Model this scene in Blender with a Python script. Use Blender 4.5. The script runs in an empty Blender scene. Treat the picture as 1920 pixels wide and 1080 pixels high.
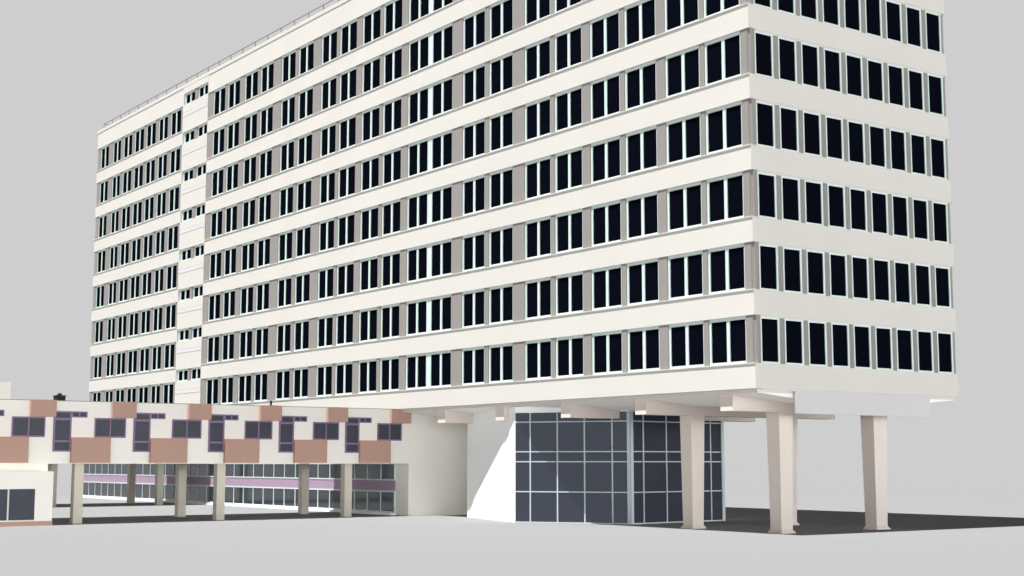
import bpy, math
from mathutils import Vector

S = bpy.context.scene
COL = S.collection
EYE = 3.24                      # eye height above the ground
CX, CY = 45.61, 44.9            # front corner of the tower
W, LEN = 14.3, 86.2             # tower width (x) and length (y)
H = 3.3                         # storey
YAW, PITCH = math.radians(54.27), math.radians(7.008)

# ------------------------------------------------------------------ materials
def srgb(r, g, b):
    return tuple(((c/255)/12.92 if c/255 <= .04045 else ((c/255+.055)/1.055)**2.4) for c in (r, g, b))

def mat(name, col, rough=.85, spec=.15, var=.02, scale=.35, bump=0.0, metal=0.0):
    m = bpy.data.materials.new(name); m.use_nodes = True
    nt = m.node_tree; N = nt.nodes; B = N['Principled BSDF']
    B.inputs['Roughness'].default_value = rough
    B.inputs['Specular IOR Level'].default_value = spec
    B.inputs['Metallic'].default_value = metal
    tc = N.new('ShaderNodeTexCoord')
    n = N.new('ShaderNodeTexNoise'); n.inputs['Scale'].default_value = scale; n.inputs['Detail'].default_value = 4
    nt.links.new(tc.outputs['Object'], n.inputs['Vector'])
    r = N.new('ShaderNodeMapRange')
    r.inputs['From Min'].default_value = .3; r.inputs['From Max'].default_value = .7
    r.inputs['To Min'].default_value = 1-var; r.inputs['To Max'].default_value = 1+var
    nt.links.new(n.outputs['Fac'], r.inputs['Value'])
    mx = N.new('ShaderNodeVectorMath'); mx.operation = 'SCALE'
    mx.inputs[0].default_value = col
    nt.links.new(r.outputs[0], mx.inputs['Scale'])
    nt.links.new(mx.outputs[0], B.inputs['Base Color'])
    if bump:
        n2 = N.new('ShaderNodeTexNoise'); n2.inputs['Scale'].default_value = 40
        nt.links.new(tc.outputs['Object'], n2.inputs['Vector'])
        b = N.new('ShaderNodeBump'); b.inputs['Strength'].default_value = bump; b.inputs['Distance'].default_value = .01
        nt.links.new(n2.outputs['Fac'], b.inputs['Height']); nt.links.new(b.outputs[0], B.inputs['Normal'])
    return m

def glass(name, col, rough=.08, ior=1.2, spec=.5, tint=None):
    m = mat(name, col, rough, .5, .06, .5)
    b_ = m.node_tree.nodes['Principled BSDF']; b_.inputs['IOR'].default_value = ior; b_.inputs['Specular IOR Level'].default_value = spec
    if tint: b_.inputs['Specular Tint'].default_value = (*tint, 1)
    return m

M = dict(
    cream=mat('cream_render', (.613, .597, .560), bump=.08),
    cream_lifted=mat('cream_render_lifted', (.82, .80, .745), bump=.08),  # cream again, lightened in colour to stand in for light on shaded walls
    soffit=mat('soffit_paint', (.86, .83, .785)),
    white=mat('white_wall', (.90, .92, .915), bump=.05),
    strip=mat('bluish_panel', (0.6177, 0.609, 0.6046)),
    joint=mat('violet_grey_joint', (.42, .41, .50)),
    concrete=mat('pinkish_concrete', (.675, .61, .56), var=.03, bump=.1),
    annexcol=mat('column_plaster', (0.6076, 0.5733, 0.49), var=.03, bump=.1),
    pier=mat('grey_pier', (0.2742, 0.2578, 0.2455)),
    mint=mat('mint_frame', (0.603, 0.72, 0.684), rough=.5, spec=.3),
    steel=mat('pale_blue_frame', (0.45, 0.522, 0.549), rough=.5, spec=.3),
    brown=mat('terracotta_panel', (0.4416, 0.2832, 0.2304)),
    purple=mat('purple_frame', (0.234, 0.1575, 0.261), rough=.6),
    lilac=mat('lilac_panel', (0.3825, 0.2805, 0.3867)),
    sign=mat('light_grey_board', (0.5568, 0.5568, 0.5655)),
    rail=mat('dark_grey_rail', (.14, .14, .13), rough=.5),
    kerb=mat('grey_kerb', (.25, .25, .23)),
    vent=mat('blackened_metal', (.022, .02, .018), rough=.7),
    body=mat('dark_interior_wall', (0.225, 0.216, 0.207)),
    g_tower=glass('tower_glass', (.0024, .0030, .0066), rough=.45, ior=1.012, spec=.2),
    g_lobby=glass('lobby_glass', (.045, .05, .067), rough=.3, ior=1.06, spec=.3),
    g_low=glass('annexe_glass', (.062, .067, .085), ior=1.12, rough=.2),
    g_wing=glass('wing_glass', (.024, .027, .036), ior=1.8, tint=(.86, .91, 1.0)),
    g_lobby_bright=glass('lobby_glass_bright', (.014, .016, .024), ior=2.0, tint=(.74, .82, 1.0)),  # same lobby glass; brighter copy with its reflection set by hand for one front
)

# ------------------------------------------------------------------ mesh helpers
class MB:
    def __init__(self): self.v = []; self.f = []
    def box(self, x0, x1, y0, y1, z0, z1):
        return self.frus((x0, x1, y0, y1, z0), (x0, x1, y0, y1, z1))
    def frus(self, a, b):                        # a, b = (x0,x1,y0,y1,z)
        n = len(self.v)
        for (x0, x1, y0, y1, z) in (a, b):
            self.v += [(x0, y0, z), (x1, y0, z), (x1, y1, z), (x0, y1, z)]
        self.f += [tuple(n+i for i in q) for q in ((0, 3, 2, 1), (4, 5, 6, 7), (0, 1, 5, 4), (1, 2, 6, 5), (2, 3, 7, 6), (3, 0, 4, 7))]
        return self
    def prism(self, pts, z0, z1):
        n = len(self.v); k = len(pts)
        self.v += [(x, y, z0) for x, y in pts]+[(x, y, z1) for x, y in pts]
        self.f += [tuple(n+i for i in reversed(range(k))), tuple(n+k+i for i in range(k))]
        for i in range(k):
            j = (i+1) % k; self.f.append((n+i, n+j, n+k+j, n+k+i))
        return self
    def yprism(self, pts, y0, y1):               # pts in (x,z), counter-clockwise seen from -y
        n = len(self.v); k = len(pts)
        self.v += [(x, y0, z) for x, z in pts]+[(x, y1, z) for x, z in pts]
        self.f += [tuple(n+i for i in range(k)), tuple(n+k+i for i in reversed(range(k)))]
        for i in range(k):
            j = (i+1) % k; self.f.append((n+j, n+i, n+k+i, n+k+j))
        return self
    def obox(self, A, B, s0, s1, d0, d1, z0, z1):  # box along wall A->B, d = outward offset
        A = Vector(A); B = Vector(B); t = (B-A).normalized(); o = Vector((t.y, -t.x))
        p = [A+t*s0+o*d0, A+t*s0+o*d1, A+t*s1+o*d1, A+t*s1+o*d0]
        a = sum(p[i].x*p[(i+1) % 4].y-p[(i+1) % 4].x*p[i].y for i in range(4))
        if a < 0: p.reverse()
        return self.prism([(q.x, q.y) for q in p], z0, z1)
    def lathe(self, cx, cy, prof, n=20):
        s = len(self.v)
        for r, z in prof:
            for i in range(n):
                a = 2*math.pi*i/n; self.v.append((cx+r*math.cos(a), cy+r*math.sin(a), z))
        for k in range(len(prof)-1):
            for i in range(n):
                j = (i+1) % n
                self.f.append((s+k*n+i, s+k*n+j, s+(k+1)*n+j, s+(k+1)*n+i))
        self.f.append(tuple(s+i for i in reversed(range(n))))
        self.f.append(tuple(s+(len(prof)-1)*n+i for i in range(n)))
        return self
    def mesh(self, name, m):
        me = bpy.data.meshes.new(name)
        me.from_pydata([(x, y, z) for x, y, z in self.v], [], self.f); me.update()
        me.materials.append(M[m] if isinstance(m, str) else m)
        return me
    def build(self, name, m, parent=None, lift=True):
        me = self.mesh(name, m)
        o = bpy.data.objects.new(name, me); COL.objects.link(o)
        org = Vector((0, 0, 0))
        if lift:                                  # put the origin at the piece itself
            xs = [v[0] for v in self.v]; ys = [v[1] for v in self.v]; zs = [v[2] for v in self.v]
            org = Vector(((min(xs)+max(xs))/2, (min(ys)+max(ys))/2, min(zs)))
            for v in me.vertices: v.co -= org
        o.location = org + Vector((0, 0, EYE))
        if parent:
            o.parent = parent
            o.location = o.location - wloc(parent)
        return o

def wloc(o):
    l = Vector(o.location)
    while o.parent:
        o = o.parent; l += Vector(o.location)
    return l

def tag(o, label=None, cat=None, group=None, kind=None):
    if label: o['label'] = label
    if cat: o['category'] = cat
    if group: o['group'] = group
    if kind: o['kind'] = kind
    return o

def thing(name, label, cat, x, y, group=None, z=0):
    o = bpy.data.objects.new(name, None); COL.objects.link(o)
    o.location = (x, y, z); o.empty_display_size = .5
    return tag(o, label, cat, group)

def inst(name, me, x, y, z, parent):              # copy sharing mesh data; me is local
    o = bpy.data.objects.new(name, me); COL.objects.link(o)
    o.parent = parent; o.location = Vector((x, y, z+EYE))-wloc(parent)
    return o

G = -EYE                                          # ground in eye-relative heights

# ------------------------------------------------------------------ how large a spot shows in the picture
hx, hy = math.cos(YAW), math.sin(YAW)
def shows(x, y, z, wx, wy):
    F = Vector((hx*math.cos(PITCH), hy*math.cos(PITCH), math.sin(PITCH)))
    R = Vector((hy, -hx, 0)); U = R.cross(F)
    p = Vector((x, y, z)); d = p.dot(F)
    if d <= 0: return 0
    px, py = 960+2666.667*p.dot(R)/d, 540-2666.667*p.dot(U)/d
    if not (-20 < px < 1940 and -25 < py < 1100): return 0
    a = abs(Vector((x+wx, y+wy, z)).dot(R)/Vector((x+wx, y+wy, z)).dot(F) - p.dot(R)/d)
    return a/d*1e4

# ------------------------------------------------------------------ ground
g = MB(); n = 64
pts = [(3800*math.cos(2*math.pi*i/n), 3800*math.sin(2*math.pi*i/n)) for i in range(n)]
g.v = [(x, y, G) for x, y in pts]; g.f = [tuple(range(n))]
ground_m = bpy.data.materials.new('smooth_pale_ground'); ground_m.use_nodes = True
nt = ground_m.node_tree; B = nt.nodes['Principled BSDF']
B.inputs['Roughness'].default_value = 1; B.inputs['Specular IOR Level'].default_value = 0
GA = .2795
tcn = nt.nodes.new('ShaderNodeTexCoord'); nz = nt.nodes.new('ShaderNodeTexNoise'); nz.inputs['Scale'].default_value = .08
mr = nt.nodes.new('ShaderNodeMapRange'); mr.inputs['To Min'].default_value = GA*.997; mr.inputs['To Max'].default_value = GA*1.003
cb = nt.nodes.new('ShaderNodeCombineColor')
nt.links.new(tcn.outputs['Object'], nz.inputs['Vector']); nt.links.new(nz.outputs['Fac'], mr.inputs['Value'])
for i, t_ in enumerate((.995, 1.0, 1.018)):
    mm = nt.nodes.new('ShaderNodeMath'); mm.operation = 'MULTIPLY'; mm.inputs[1].default_value = t_
    nt.links.new(mr.outputs[0], mm.inputs[0]); nt.links.new(mm.outputs[0], cb.inputs[i])
nt.links.new(cb.outputs[0], B.inputs['Base Color'])
tag(g.build('ground', ground_m, None, lift=False), kind='structure')

# ------------------------------------------------------------------ TOWER
T = thing('tower_block', 'cream nine-storey slab block raised on tapered columns, dark ribbon windows all round', 'building', CX+W/2, CY+LEN/2)
SILL0 = 4.39                                      # top of the lowest band
X0, X1, Y0, Y1 = CX, CX+W, CY, CY+LEN
MB().box(X0+.26, X1-.26, Y0+.26, Y1-.26, 3.2, 31.3).build('wall', 'body', T)
CORE0, CORE1 = CY+60.52, CY+65.62
for k in range(9):
    top = SILL0+H*k
    b = MB()
    z0 = top-(1.10 if k == 0 else 1.12)
    z1 = top
    if k == 8: z0, z1 = SILL0+7*H+2.18, 31.18
    # the band runs round the block, left open where the stair strip stands
    d = .4
    b.box(X0, X0+d, Y0, CORE0, z0, z1); b.box(X0, X0+d, CORE1, Y1, z0, z1)
    b.box(X1-d, X1, Y0, Y1, z0, z1); b.box(X0+d, X1-d, Y0, Y0+d, z0, z1); b.box(X0+d, X1-d, Y1-d, Y1, z0, z1)
    b.build('spandrel_band', 'cream', T)
    if k < 8:
        s = MB()                                  # projecting sill along the long front, thin cap elsewhere
        s.box(X0-.055, X0+.2, Y0-.02, CORE0-.01, top-.005, top+.035)
        s.box(X0-.055, X0+.2, CORE1+.01, Y1+.02, top-.005, top+.035)
        s.box(X0+.2, X1+.02, Y0-.02, Y0+.2, top-.005, top+.03)
        s.box(X1-.2, X1+.02, Y0+.2, Y1+.02, top-.005, top+.03)
        s.build('sill', 'cream', T)
    if True:
        MB().box(X0+.45, X1-.2, Y0+.03, Y0+.25, z0-.07, z0-.002).build('drip_strip', 'cream', T)
MB().box(X0-.045, X1+.045, Y0-.045, Y1+.045, 31.18, 31.45).build('parapet_coping', 'cream', T)
MB().box(X0+.25, X1-.25, Y0+.25, Y1-.25, 31.45, 31.66).build('roof', 'kerb', T)
# railing
r = MB(); ry = [CY+85.5-2.19*i for i in range(39)]
for (xx) in (X0+.3, X1-.3):
    r.box(xx-.02, xx+.02, ry[-1]-.02, ry[0]+.02, 32.02, 32.06)
for yy in (ry[-1], ry[0]):
    r.box(X0+.32, X1-.32, yy-.02, yy+.02, 32.02, 32.06)
rail = r.build('roof_railing', 'rail', T)
pm = MB().box(-.022, .022, -.022, .022, 0, .36).mesh('post', 'rail')
for xx in (X0+.3, X1-.3):
    for yy in ry: inst('post', pm, xx, yy, 31.66, rail)
for i in range(1, 6):
    for yy in (ry[0], ry[-1]): inst('post', pm, X0+.3+i*(W-.6)/6, yy, 31.66, rail)
# lower slab and hull-shaped soffit
MB().box(X0+.2, X1-.2, Y0+.12, Y1-.3, 3.12, 3.288).build('slab_edge', 'cream', T)
xi, xo = X0+.2, X1-.2
MB().yprism([(xi, 3.118), (X0+3.75, 2.80), (X1-3.75, 2.80), (xo, 3.118)], Y0+.12, Y1-.3).build('soffit', 'soffit', T)

# left front: piers between window pairs (offsets from the corner, seen in the photo)
piers = [(.16, .58), (3.0, 3.32), (5.77, 6.41), (8.82, 9.19), (11.61, 12.27), (14.66, 15.01), (17.4, 18.5), (20.85, 21.26),
         (23.6, 24.69), (29.79, 30.55), (32.88, 33.29), (35.65, 36.39), (38.74, 39.16), (41.4, 42.56), (44.84, 45.32),
         (47.57, 48.86), (51.06, 51.51), (53.81, 54.66), (56.9, 57.36), (59.66, 60.49)]
lpiers = [(65.66, 66.16), (68.44, 69.02), (71.15, 71.72), (73.97, 74.47), (76.76, 77.28), (79.52, 80.1), (82.18, 83.22), (85.43, 86.15)]
bays = []
for a, b in zip(piers[:-1], piers[1:]):
    if a[1] == 24.69:
        bays += [(a[1], 27.1, 0), (27.4, b[0], 0)]
    else: bays.append((a[1], b[0], 0))
for a, b in zip(lpiers[:-1], lpiers[1:]): bays.append((a[1], b[0], 0))
WH = 2.155
Zs = lambda k: SILL0+H*k+.028

def pane_frame(w, h, cols, fl, fr, ft, fb, mw, axis, depth=.07):
    """frame mesh and pane mesh, local: running along +axis from 0..w, outward = -x (axis y) or -y (axis x)"""
    f = MB(); p = MB()
    def bx(m, s0, s1, d0, d1, z0, z1):
        if axis == 'y': m.box(d0, d1, s0, s1, z0, z1)
        else: m.box(s0, s1, d0, d1, z0, z1)
    bx(f, 0, fl, 0, depth, 0, h); bx(f, w-fr, w, 0, depth, 0, h)
    bx(f, fl, w-fr, 0, depth, 0, fb); bx(f, fl, w-fr, 0, depth, h-ft, h)
    cw = (w-fl-fr-mw*(cols-1))/cols
    for c in range(1, cols):
        s = fl+cw*c+mw*(c-1); bx(f, s, s+mw, 0.002, depth, fb, h-ft)
    bx(p, fl, w-fr, depth-.012, depth+.02, fb, h-ft)
    return f, p

def place(kind, specs, parent, fm, gm, limit=100):
    """specs: (score, x, y, z, frame MB, pane MB). The 100 that show largest are parts, the rest one part."""
    specs.sort(key=lambda s: -s[0]); cache = {}
    for s in specs[:limit]:
        key = id(s[4])
        if key not in cache: cache[key] = (s[4].mesh(kind, fm), s[5].mesh('pane', gm))
        a, b = cache[key]
        o = inst(kind, a, s[1], s[2], s[3], parent)
        inst('pane', b, s[1], s[2], s[3], o)
    rest = specs[limit:]
    if rest:
        F, P = MB(), MB()
        for s in rest:
            for src, dst in ((s[4], F), (s[5], P)):
                n0 = len(dst.v)
                dst.v += [(x+s[1], y+s[2], z+s[3]) for x, y, z in src.v]
                dst.f += [tuple(i+n0 for i in q) for q in src.f]
        o = tag(F.build(kind, fm, parent), kind='stuff')
        tag(P.build('pane', gm, o), kind='stuff')

dw = []
for (a, b, _) in bays:
    f, p = pane_frame(b-a-.01, WH, 2, .085, .12, .155, .125, .195, 'y', .06)
    for k in range(8):
        dw.append((shows(X0+.13, CY+a, Zs(k)+1, 0, b-a), X0+.10, CY+a+.005, Zs(k), f, p))
place('double_window', dw, T, 'mint', 'g_tower')

pspec = []
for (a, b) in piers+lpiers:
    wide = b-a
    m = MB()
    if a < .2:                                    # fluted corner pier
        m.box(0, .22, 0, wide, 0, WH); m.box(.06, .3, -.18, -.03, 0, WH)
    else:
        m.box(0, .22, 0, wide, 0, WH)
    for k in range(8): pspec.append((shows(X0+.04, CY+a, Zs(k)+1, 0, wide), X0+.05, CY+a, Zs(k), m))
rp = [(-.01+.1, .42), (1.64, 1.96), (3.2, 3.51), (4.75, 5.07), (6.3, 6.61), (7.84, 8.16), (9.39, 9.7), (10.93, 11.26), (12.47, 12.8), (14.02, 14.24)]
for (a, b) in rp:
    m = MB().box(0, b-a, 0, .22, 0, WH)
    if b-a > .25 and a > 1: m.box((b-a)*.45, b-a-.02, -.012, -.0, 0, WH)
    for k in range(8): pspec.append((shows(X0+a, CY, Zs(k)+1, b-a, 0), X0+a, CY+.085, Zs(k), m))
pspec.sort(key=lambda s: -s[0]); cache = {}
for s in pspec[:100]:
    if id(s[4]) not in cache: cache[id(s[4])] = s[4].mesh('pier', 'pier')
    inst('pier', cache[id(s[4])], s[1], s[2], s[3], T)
R_ = MB()
for s in pspec[100:]:
    n0 = len(R_.v); R_.v += [(x+s[1], y+s[2], z+s[3]) for x, y, z in s[4].v]; R_.f += [tuple(i+n0 for i in q) for q in s[4].f]
tag(R_.build('pier', 'pier', T), kind='stuff')

pm2 = MB().box(0, .12, 0, .3, 0, WH).mesh('window_post', 'mint')
for k in range(8): inst('window_post', pm2, X0+.11, CY+27.1, Zs(k), T)

# right front: nine single windows a floor
sw = []
for a, b in zip(rp[:-1], rp[1:]):
    w = b[0]-a[1]-.02
    f, p = pane_frame(w, WH-.01, 1, .07, .105, .14, .085, .1, 'x', .05)
    for k in range(8): sw.append((shows(X0+a[1], CY, Zs(k)+1, w, 0), X0+a[1]+.01, CY+.045, Zs(k), f, p))
place('single_window', sw, T, 'mint', 'g_tower')

# stair strip with half-height windows
st = MB()
XS = X0-.03
def sp(z0, z1): st.box(XS, X0+.3, CORE0, CORE1, z0, z1)
zlast = 3.29
for j in range(-1, 8):
    z0 = 6.53+H*j; z1 = z0+1.0
    sp(zlast, z0); zlast = z1
    st.box(XS, X0+.3, CORE0+2.22, CORE0+2.72, z0, z1) if False else None
    st.box(XS, X0+.3, CORE0, CORE0+.04, z0, z1); st.box(XS, X0+.3, CORE1-.1, CORE1, z0, z1)
sp(zlast, 31.18)
stair = st.build('stair_strip', 'cream', T)
sspec = []
f1, p1 = pane_frame(2.14, .99, 2, .1, .12, .12, .12, .2, 'y')
f2, p2 = pane_frame(2.16, .99, 2, .1, .2, .12, .12, .2, 'y')
for j in range(-1, 8):
    z0 = 6.535+H*j
    for yy, f, p in ((CORE0+.045, f1, p1), (CORE0+2.8, f2, p2)):
        sspec.append((1, X0+.1, yy, z0, f, p))
place('stair_window', sspec, stair, 'mint', 'g_tower')
stp = MB().box(0, .2, 0, .55, 0, .99).mesh('stair_pier', 'pier')
stj = MB().box(0, .03, 0, CORE1-CORE0-.1, 0, .022).mesh('panel_joint', 'joint')
stl = MB().box(0, .03, 0, CORE1-CORE0-.1, 0, .3).mesh('panel_strip', 'strip')
for j in range(-1, 8):
    inst('stair_pier', stp, X0+.03, CORE0+2.215, 6.535+H*j, stair)
    if j >= 0:
        for q in (5.555, 5.868): inst('panel_joint', stj, XS-.016, CORE0+.03, q+H*j, stair)
    inst('panel_strip', stl, XS-.012, CORE0+.03, 5.57+H*j if j >= 0 else 5.57, stair) if j >= 0 else None

# portal beams and tapered columns
for i in range(5):
    y = CY+1.79+5.975*i
    MB().box(X0+.32, X0+13.88, y, y+.8, 2.35, 3.11).build('beam', 'concrete', T)
for i in range(2):
    y = CY+1.79+5.975*i
    for xa, wt, wb in ((3.30, .91, .74), (9.92, 1.03, .80)):
        x = X0+xa
        c = MB().frus((x, x+wb, y+.003, y+.70, G+.16), (x, x+wt, y+.003, y+.83, 2.349)).build('column', 'concrete', T)
        MB().frus((x-.09, x+wb+.09, y-.09, y+.79, G+.04), (x, x+wb, y+.0, y+.7, G+.162)).frus((x-.09, x+wb+.09, y-.09, y+.79, G), (x-.09, x+wb+.09, y-.09, y+.79, G+.04)).build('column_base', 'concrete', c)

# blank board hung below the end wall
sb = MB().box(X0+2.48, X0+11.98, CY-.02, CY+.06, 2.22, 3.24)
tag(sb.build('sign_board', 'sign'), 'long blank light grey board hanging under the end wall of the tower', 'sign board')

# ------------------------------------------------------------------ LOBBY under the tower
Lp = [(X0+2.65, CY+26.8), (X0+.41, CY+18.8), (X0+3.97, CY+13.3), (X0+11.4, CY+13.95), (X0+11.4, CY+27.5), (X0+6, CY+27.5)]
LB = thing('entrance_lobby', 'white-walled lobby with dark gridded glass fronts standing beneath the tower', 'lobby', X0+6, CY+20)
MB().prism(Lp, G, 3.06).build('wall', 'white', LB)
A, Bp, Cp = Lp[1], Lp[2], Lp[3]
l1 = (Vector(Bp)-Vector(A)).length; l2 = (Vector(Cp)-Vector(Bp)).length
hz = [2.72, 2.215, .60, .06, -1.56, -3.17]
def curtain(A, Bp, s0, s1, ms, gm='g_lobby'):
    pn = MB().obox(A, Bp, s0, s1, .0, .02, hz[-1], hz[0]).build('glass_front', gm, LB)
    fr = MB()
    for z in hz[1:-1]: fr.obox(A, Bp, s0, s1, .02, .055, z-.03, z+.03)
    fr.obox(A, Bp, s0-.02, s1+.02, .0, .07, G+.01, hz[-1])
    for s in ms: fr.obox(A, Bp, s-.035, s+.035, .02, .07, hz[-1], hz[0])
    fr.build('mullion_grid', 'steel', pn)
curtain(A, Bp, .04, l1-.12, [.92, 2.49, 4.04, 5.60], 'g_lobby_bright')
curtain(Bp, Cp, .2, l2-.16, [1.0, 2.8, 4.6, 6.4])
cp = MB(); cp.obox(A, Bp, l1-.12, l1+.04, -.05, .09, G+.005, 2.73); cp.obox(Bp, Cp, -.0, .2, -.05, .09, G+.006, 2.728)
cp.build('corner_post', 'steel', LB)
cp = MB(); cp.obox(Bp, Cp, l2-.16, l2+.06, -.3, .09, G+.005, 2.73); cp.build('corner_post', 'steel', LB)

# ------------------------------------------------------------------ GROUND-FLOOR WING below the tower
WY = 75.5; WX = 46.46
WG = thing('glazed_wing', 'cream ground-floor wing with two window rows and a lilac band, seen behind the annexe columns', 'building', WX+6, 105)
w = MB()
w.box(WX+.05, 59.0, WY+.3, 134.4, G, 3.09)
w.box(WX, 59.0, WY, WY+.3, G, 3.10)
w.box(WX, WX+.05, WY+.3, 77.0, G, 3.1)
w.box(WX-.1, WX+.05, 77.0, 134.4, .0, 3.09)
w.build('wall', 'cream_lifted', WG)
ys = [77.0+1.676*i for i in range(35)]
xg = WX-.06
def band(name, m, x, z0, z1, x1=None, parent=WG): return MB().box(x, x1 or WX+.05, ys[0], ys[-1], z0, z1).build(name, m, parent)
band('lilac_panel', 'lilac', xg-.02, -1.735, -1.10)
band('plinth', 'white', xg-.3, G, -3.09)
for nm, z0, z1 in (('upper', -1.10, 0.0), ('lower', -3.09, -1.735)):
    fr = MB()
    fr.box(xg-.05, WX+.05, ys[0], ys[-1], z1-.09, z1); fr.box(xg-.05, WX+.05, ys[0], ys[-1], z0, z0+.08)
    frame = fr.build('window_row', 'mint', WG)
    pn = MB().box(0, .04, 0, 1.60, 0, (z1-.09)-(z0+.08)).mesh('pane', 'g_wing')
    ml = MB().box(0, .1, 0, .076, 0, (z1-.09)-(z0+.08)).mesh('mullion', 'mint')
    for y in ys[:-1]:
        inst('pane', pn, xg+.0, y+.076, z0+.08, frame)
    for y in ys[:-1]:
        inst('mullion', ml, xg-.045, y, z0+.08, frame)

# ------------------------------------------------------------------ ANNEXE on square columns
AY = 75.5
AX = 1/1.0
K = .9967
AN = thing('annexe', 'low cream annexe on square columns with terracotta boxes and purple window frames', 'building', 34, 80)
MB().box(2.0, WX-.004, AY, 84.8, -.045, 3.26).build('wall', 'cream_lifted', AN)
MB().box(2.0, 24.22, AY+.0, 84.0, -.447, -.047).build('ceiling_wall', 'cream_lifted', AN)
MB().box(1.97, WX-.004, AY-.012, 84.83, 3.262, 3.295).build('roof', 'kerb', AN)
per = 4.386
def bx(name, m, a, b, z0, z1, out, parent=AN, back=0.03): return MB().box(a, b, AY-out, AY+back, z0, z1).build(name, m, parent)
for i in range(-4, 6):
    o = per*i
    a = 23.15+o
    b = 24.5+o
    if i == 5: b = WX+.02
    bx('upper_box', 'brown', a, b, 2.42, 3.30, .22)
    if i < 5: bx('lower_box', 'brown', 25.38+o, 27.5+o, .0, 1.345, .22)
    # pair window
    x = 22.25+o
    f, p = pane_frame(1.735, 1.06, 2, .07, .07, .08, .08, .08, 'x', .05)
    inst_f = inst('double_window', f.mesh('double_window', 'purple'), x, AY-.055, 1.345, AN)
    inst('pane', p.mesh('pane', 'g_low'), x, AY-.055, 1.345, inst_f)
    if i < 5:
        x = 24.42+o; z0 = .59
        f = MB(); d0, d1 = 0, .05
        for s0, s1, q0, q1 in ((0, .09, 0, 2.14), (.87, .96, 0, 2.14), (.09, .87, 0, .08), (.09, .87, .50, .60), (.09, .87, 1.66, 1.78), (.09, .87, 2.06, 2.14)):
            f.box(s0, s1, d0, d1, q0, q1)
        p = MB().box(.09, .87, .038, .052, .08, 2.06)
        t = inst('tall_window', f.mesh('tall_window', 'purple'), x, AY-.055, z0, AN)
        inst('pane', p.mesh('pane', 'g_low'), x, AY-.055, z0, t)
        f, p = pane_frame(.84, .32, 2, .06, .07, .06, .06, .07, 'x', .05)
        t = inst('vent_window', f.mesh('vent_window', 'purple'), x+.965, AY-.055, 2.405, AN)
        inst('pane', p.mesh('pane', 'g_low'), x+.965, AY-.055, 2.405, t)
cm = MB().box(0, .5, 0, .5, 0, -.045-G).mesh('column', 'annexcol')
for y in (76.5, 82.05):
    for x in (26.0, 34.25, 42.55): inst('column', cm, x, y, G, AN)
# roof fittings
v = MB(); v.box(24.86, 25.35, 76.5, 77.0, 3.29, 3.56); v.box(24.83, 25.38, 76.47, 77.03, 3.56, 3.61)
v.lathe(25.11, 76.75, [(.14, 3.61), (.14, 3.65), (.1, 3.71), (.04, 3.745)])
tag(v.build('roof_vent', 'vent', AN), 'square black vent with a small dome')
v = MB(); v.box(37.16, 37.71, 76.0, 76.5, 3.29, 3.345).lathe(37.41, 76.25, [(.06, 3.345), (.06, 3.58), (.08, 3.585), (.08, 3.62)])
tag(v.build('roof_vent', 'vent', AN), 'thin black vent pipe on a flat base')
MB().box(10, 23.0, 78.5, 83.5, 3.29, 4.30).box(9.95, 23.06, 78.44, 83.56, 4.30, 4.34).build('roof_housing', 'cream_lifted', AN)

# rear annexe, the same kind, seen only below the front one
RA = thing('annexe', 'rear cream annexe on square columns, seen beyond the front annexe columns', 'building', 34, 109)
MB().box(2.0, WX-.15, 104.8, 113.6, -.045, 3.2).build('wall', 'cream_lifted', RA)
MB().box(1.97, WX-.15, 104.78, 113.63, 3.202, 3.235).build('roof', 'kerb', RA)
for y in (106.2, 112.1):
    for x in (26.0, 34.3, 42.6): inst('column', cm, x, y, G, RA)

# ------------------------------------------------------------------ low building at the left
LW = thing('low_building', 'low cream building with terracotta plinth and wide window below the annexe end', 'building', 16, 79)
MB().box(5.0, 24.38, 75.0, 83.9, -3.0, -.45).build('wall', 'cream_lifted', LW)
MB().box(4.97, 24.40, 74.97, 83.93, G, -3.002).build('plinth', 'brown', LW)
f = MB(); z0, z1 = -2.93, -1.345
f.box(0, .02, 0, .04, 0, z1-z0)
fr = MB(); fr.box(22.05, 22.13, 74.965, 75.01, z0, z1).box(18.6, 23.46, 74.975, 75.01, z0-.03, z0)
wf = fr.build('window', 'cream', LW)
MB().box(18.6, 22.05, 74.985, 75.005, z0, z1).box(22.13, 23.45, 74.985, 75.005, z0, z1).build('pane', 'g_low', wf)

# ------------------------------------------------------------------ sun, sky, camera
RATIO = .425
ZENITH, FILL_GLOW = .01, 22
sd = Vector((RATIO, .006, -1)).normalized()
sun = bpy.data.lights.new('sun', 'SUN'); sun.energy = 5.0; sun.angle = math.radians(.5); sun.color = (1, .992, .978)
so = bpy.data.objects.new('sun', sun); COL.objects.link(so)
so.rotation_euler = sd.to_track_quat('-Z', 'Y').to_euler(); so.location = (0, 0, 80)

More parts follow.
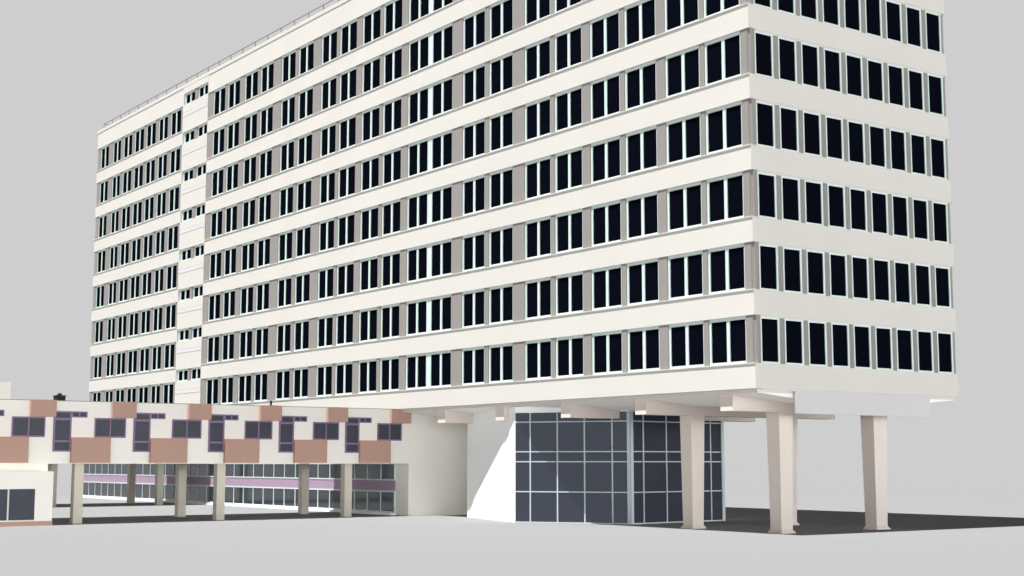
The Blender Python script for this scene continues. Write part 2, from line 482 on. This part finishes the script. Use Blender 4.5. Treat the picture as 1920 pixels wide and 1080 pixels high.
wd = bpy.data.worlds.new('World'); S.world = wd; wd.use_nodes = True
nt = wd.node_tree; N = nt.nodes; Lk = nt.links
bg = N['Background']; bg.inputs['Strength'].default_value = 1
tc = N.new('ShaderNodeTexCoord')
nv = N.new('ShaderNodeVectorMath'); nv.operation = 'NORMALIZE'; Lk.new(tc.outputs['Generated'], nv.inputs[0])
sx = N.new('ShaderNodeSeparateXYZ'); Lk.new(nv.outputs[0], sx.inputs[0])
def ramp(src, f0, f1, t0, t1):
    m = N.new('ShaderNodeMapRange'); m.interpolation_type = 'SMOOTHSTEP'
    for k_, v_ in (('From Min', f0), ('From Max', f1), ('To Min', t0), ('To Max', t1)): m.inputs[k_].default_value = v_
    Lk.new(src, m.inputs['Value']); return m.outputs[0]
def math_(op, a_, b_):
    m = N.new('ShaderNodeMath'); m.operation = op
    for i_, q in enumerate((a_, b_)):
        if isinstance(q, (int, float)): m.inputs[i_].default_value = q
        else: Lk.new(q, m.inputs[i_])
    return m.outputs[0]
# even grey low sky, dark overhead; added bright band behind camera fills shaded walls
base = ramp(sx.outputs['Z'], .36, .46, 1, ZENITH)
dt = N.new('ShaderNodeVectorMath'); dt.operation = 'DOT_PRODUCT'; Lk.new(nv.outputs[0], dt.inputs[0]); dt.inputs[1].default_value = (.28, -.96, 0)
fill_glow = math_('MULTIPLY', ramp(dt.outputs['Value'], .1, .7, 0, FILL_GLOW), ramp(sx.outputs['Z'], .0, .17, 1, 0))
tot = math_('ADD', base, fill_glow)
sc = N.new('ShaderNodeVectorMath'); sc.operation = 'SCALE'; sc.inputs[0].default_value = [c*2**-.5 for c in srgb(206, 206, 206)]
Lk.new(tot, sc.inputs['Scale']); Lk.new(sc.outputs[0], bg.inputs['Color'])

cam = bpy.data.cameras.new('camera'); co = bpy.data.objects.new('camera', cam); COL.objects.link(co)
cam.lens = 50; cam.sensor_width = 36; cam.clip_end = 12000; cam.clip_start = .1
co.location = (0, 0, EYE); co.rotation_euler = (math.pi/2+PITCH, 0, YAW-math.pi/2)
S.camera = co
S.view_settings.view_transform = 'Standard'; S.view_settings.look = 'None'
S.view_settings.exposure = .5; S.view_settings.gamma = 1
S.cycles.max_bounces = 8; S.cycles.diffuse_bounces = 5
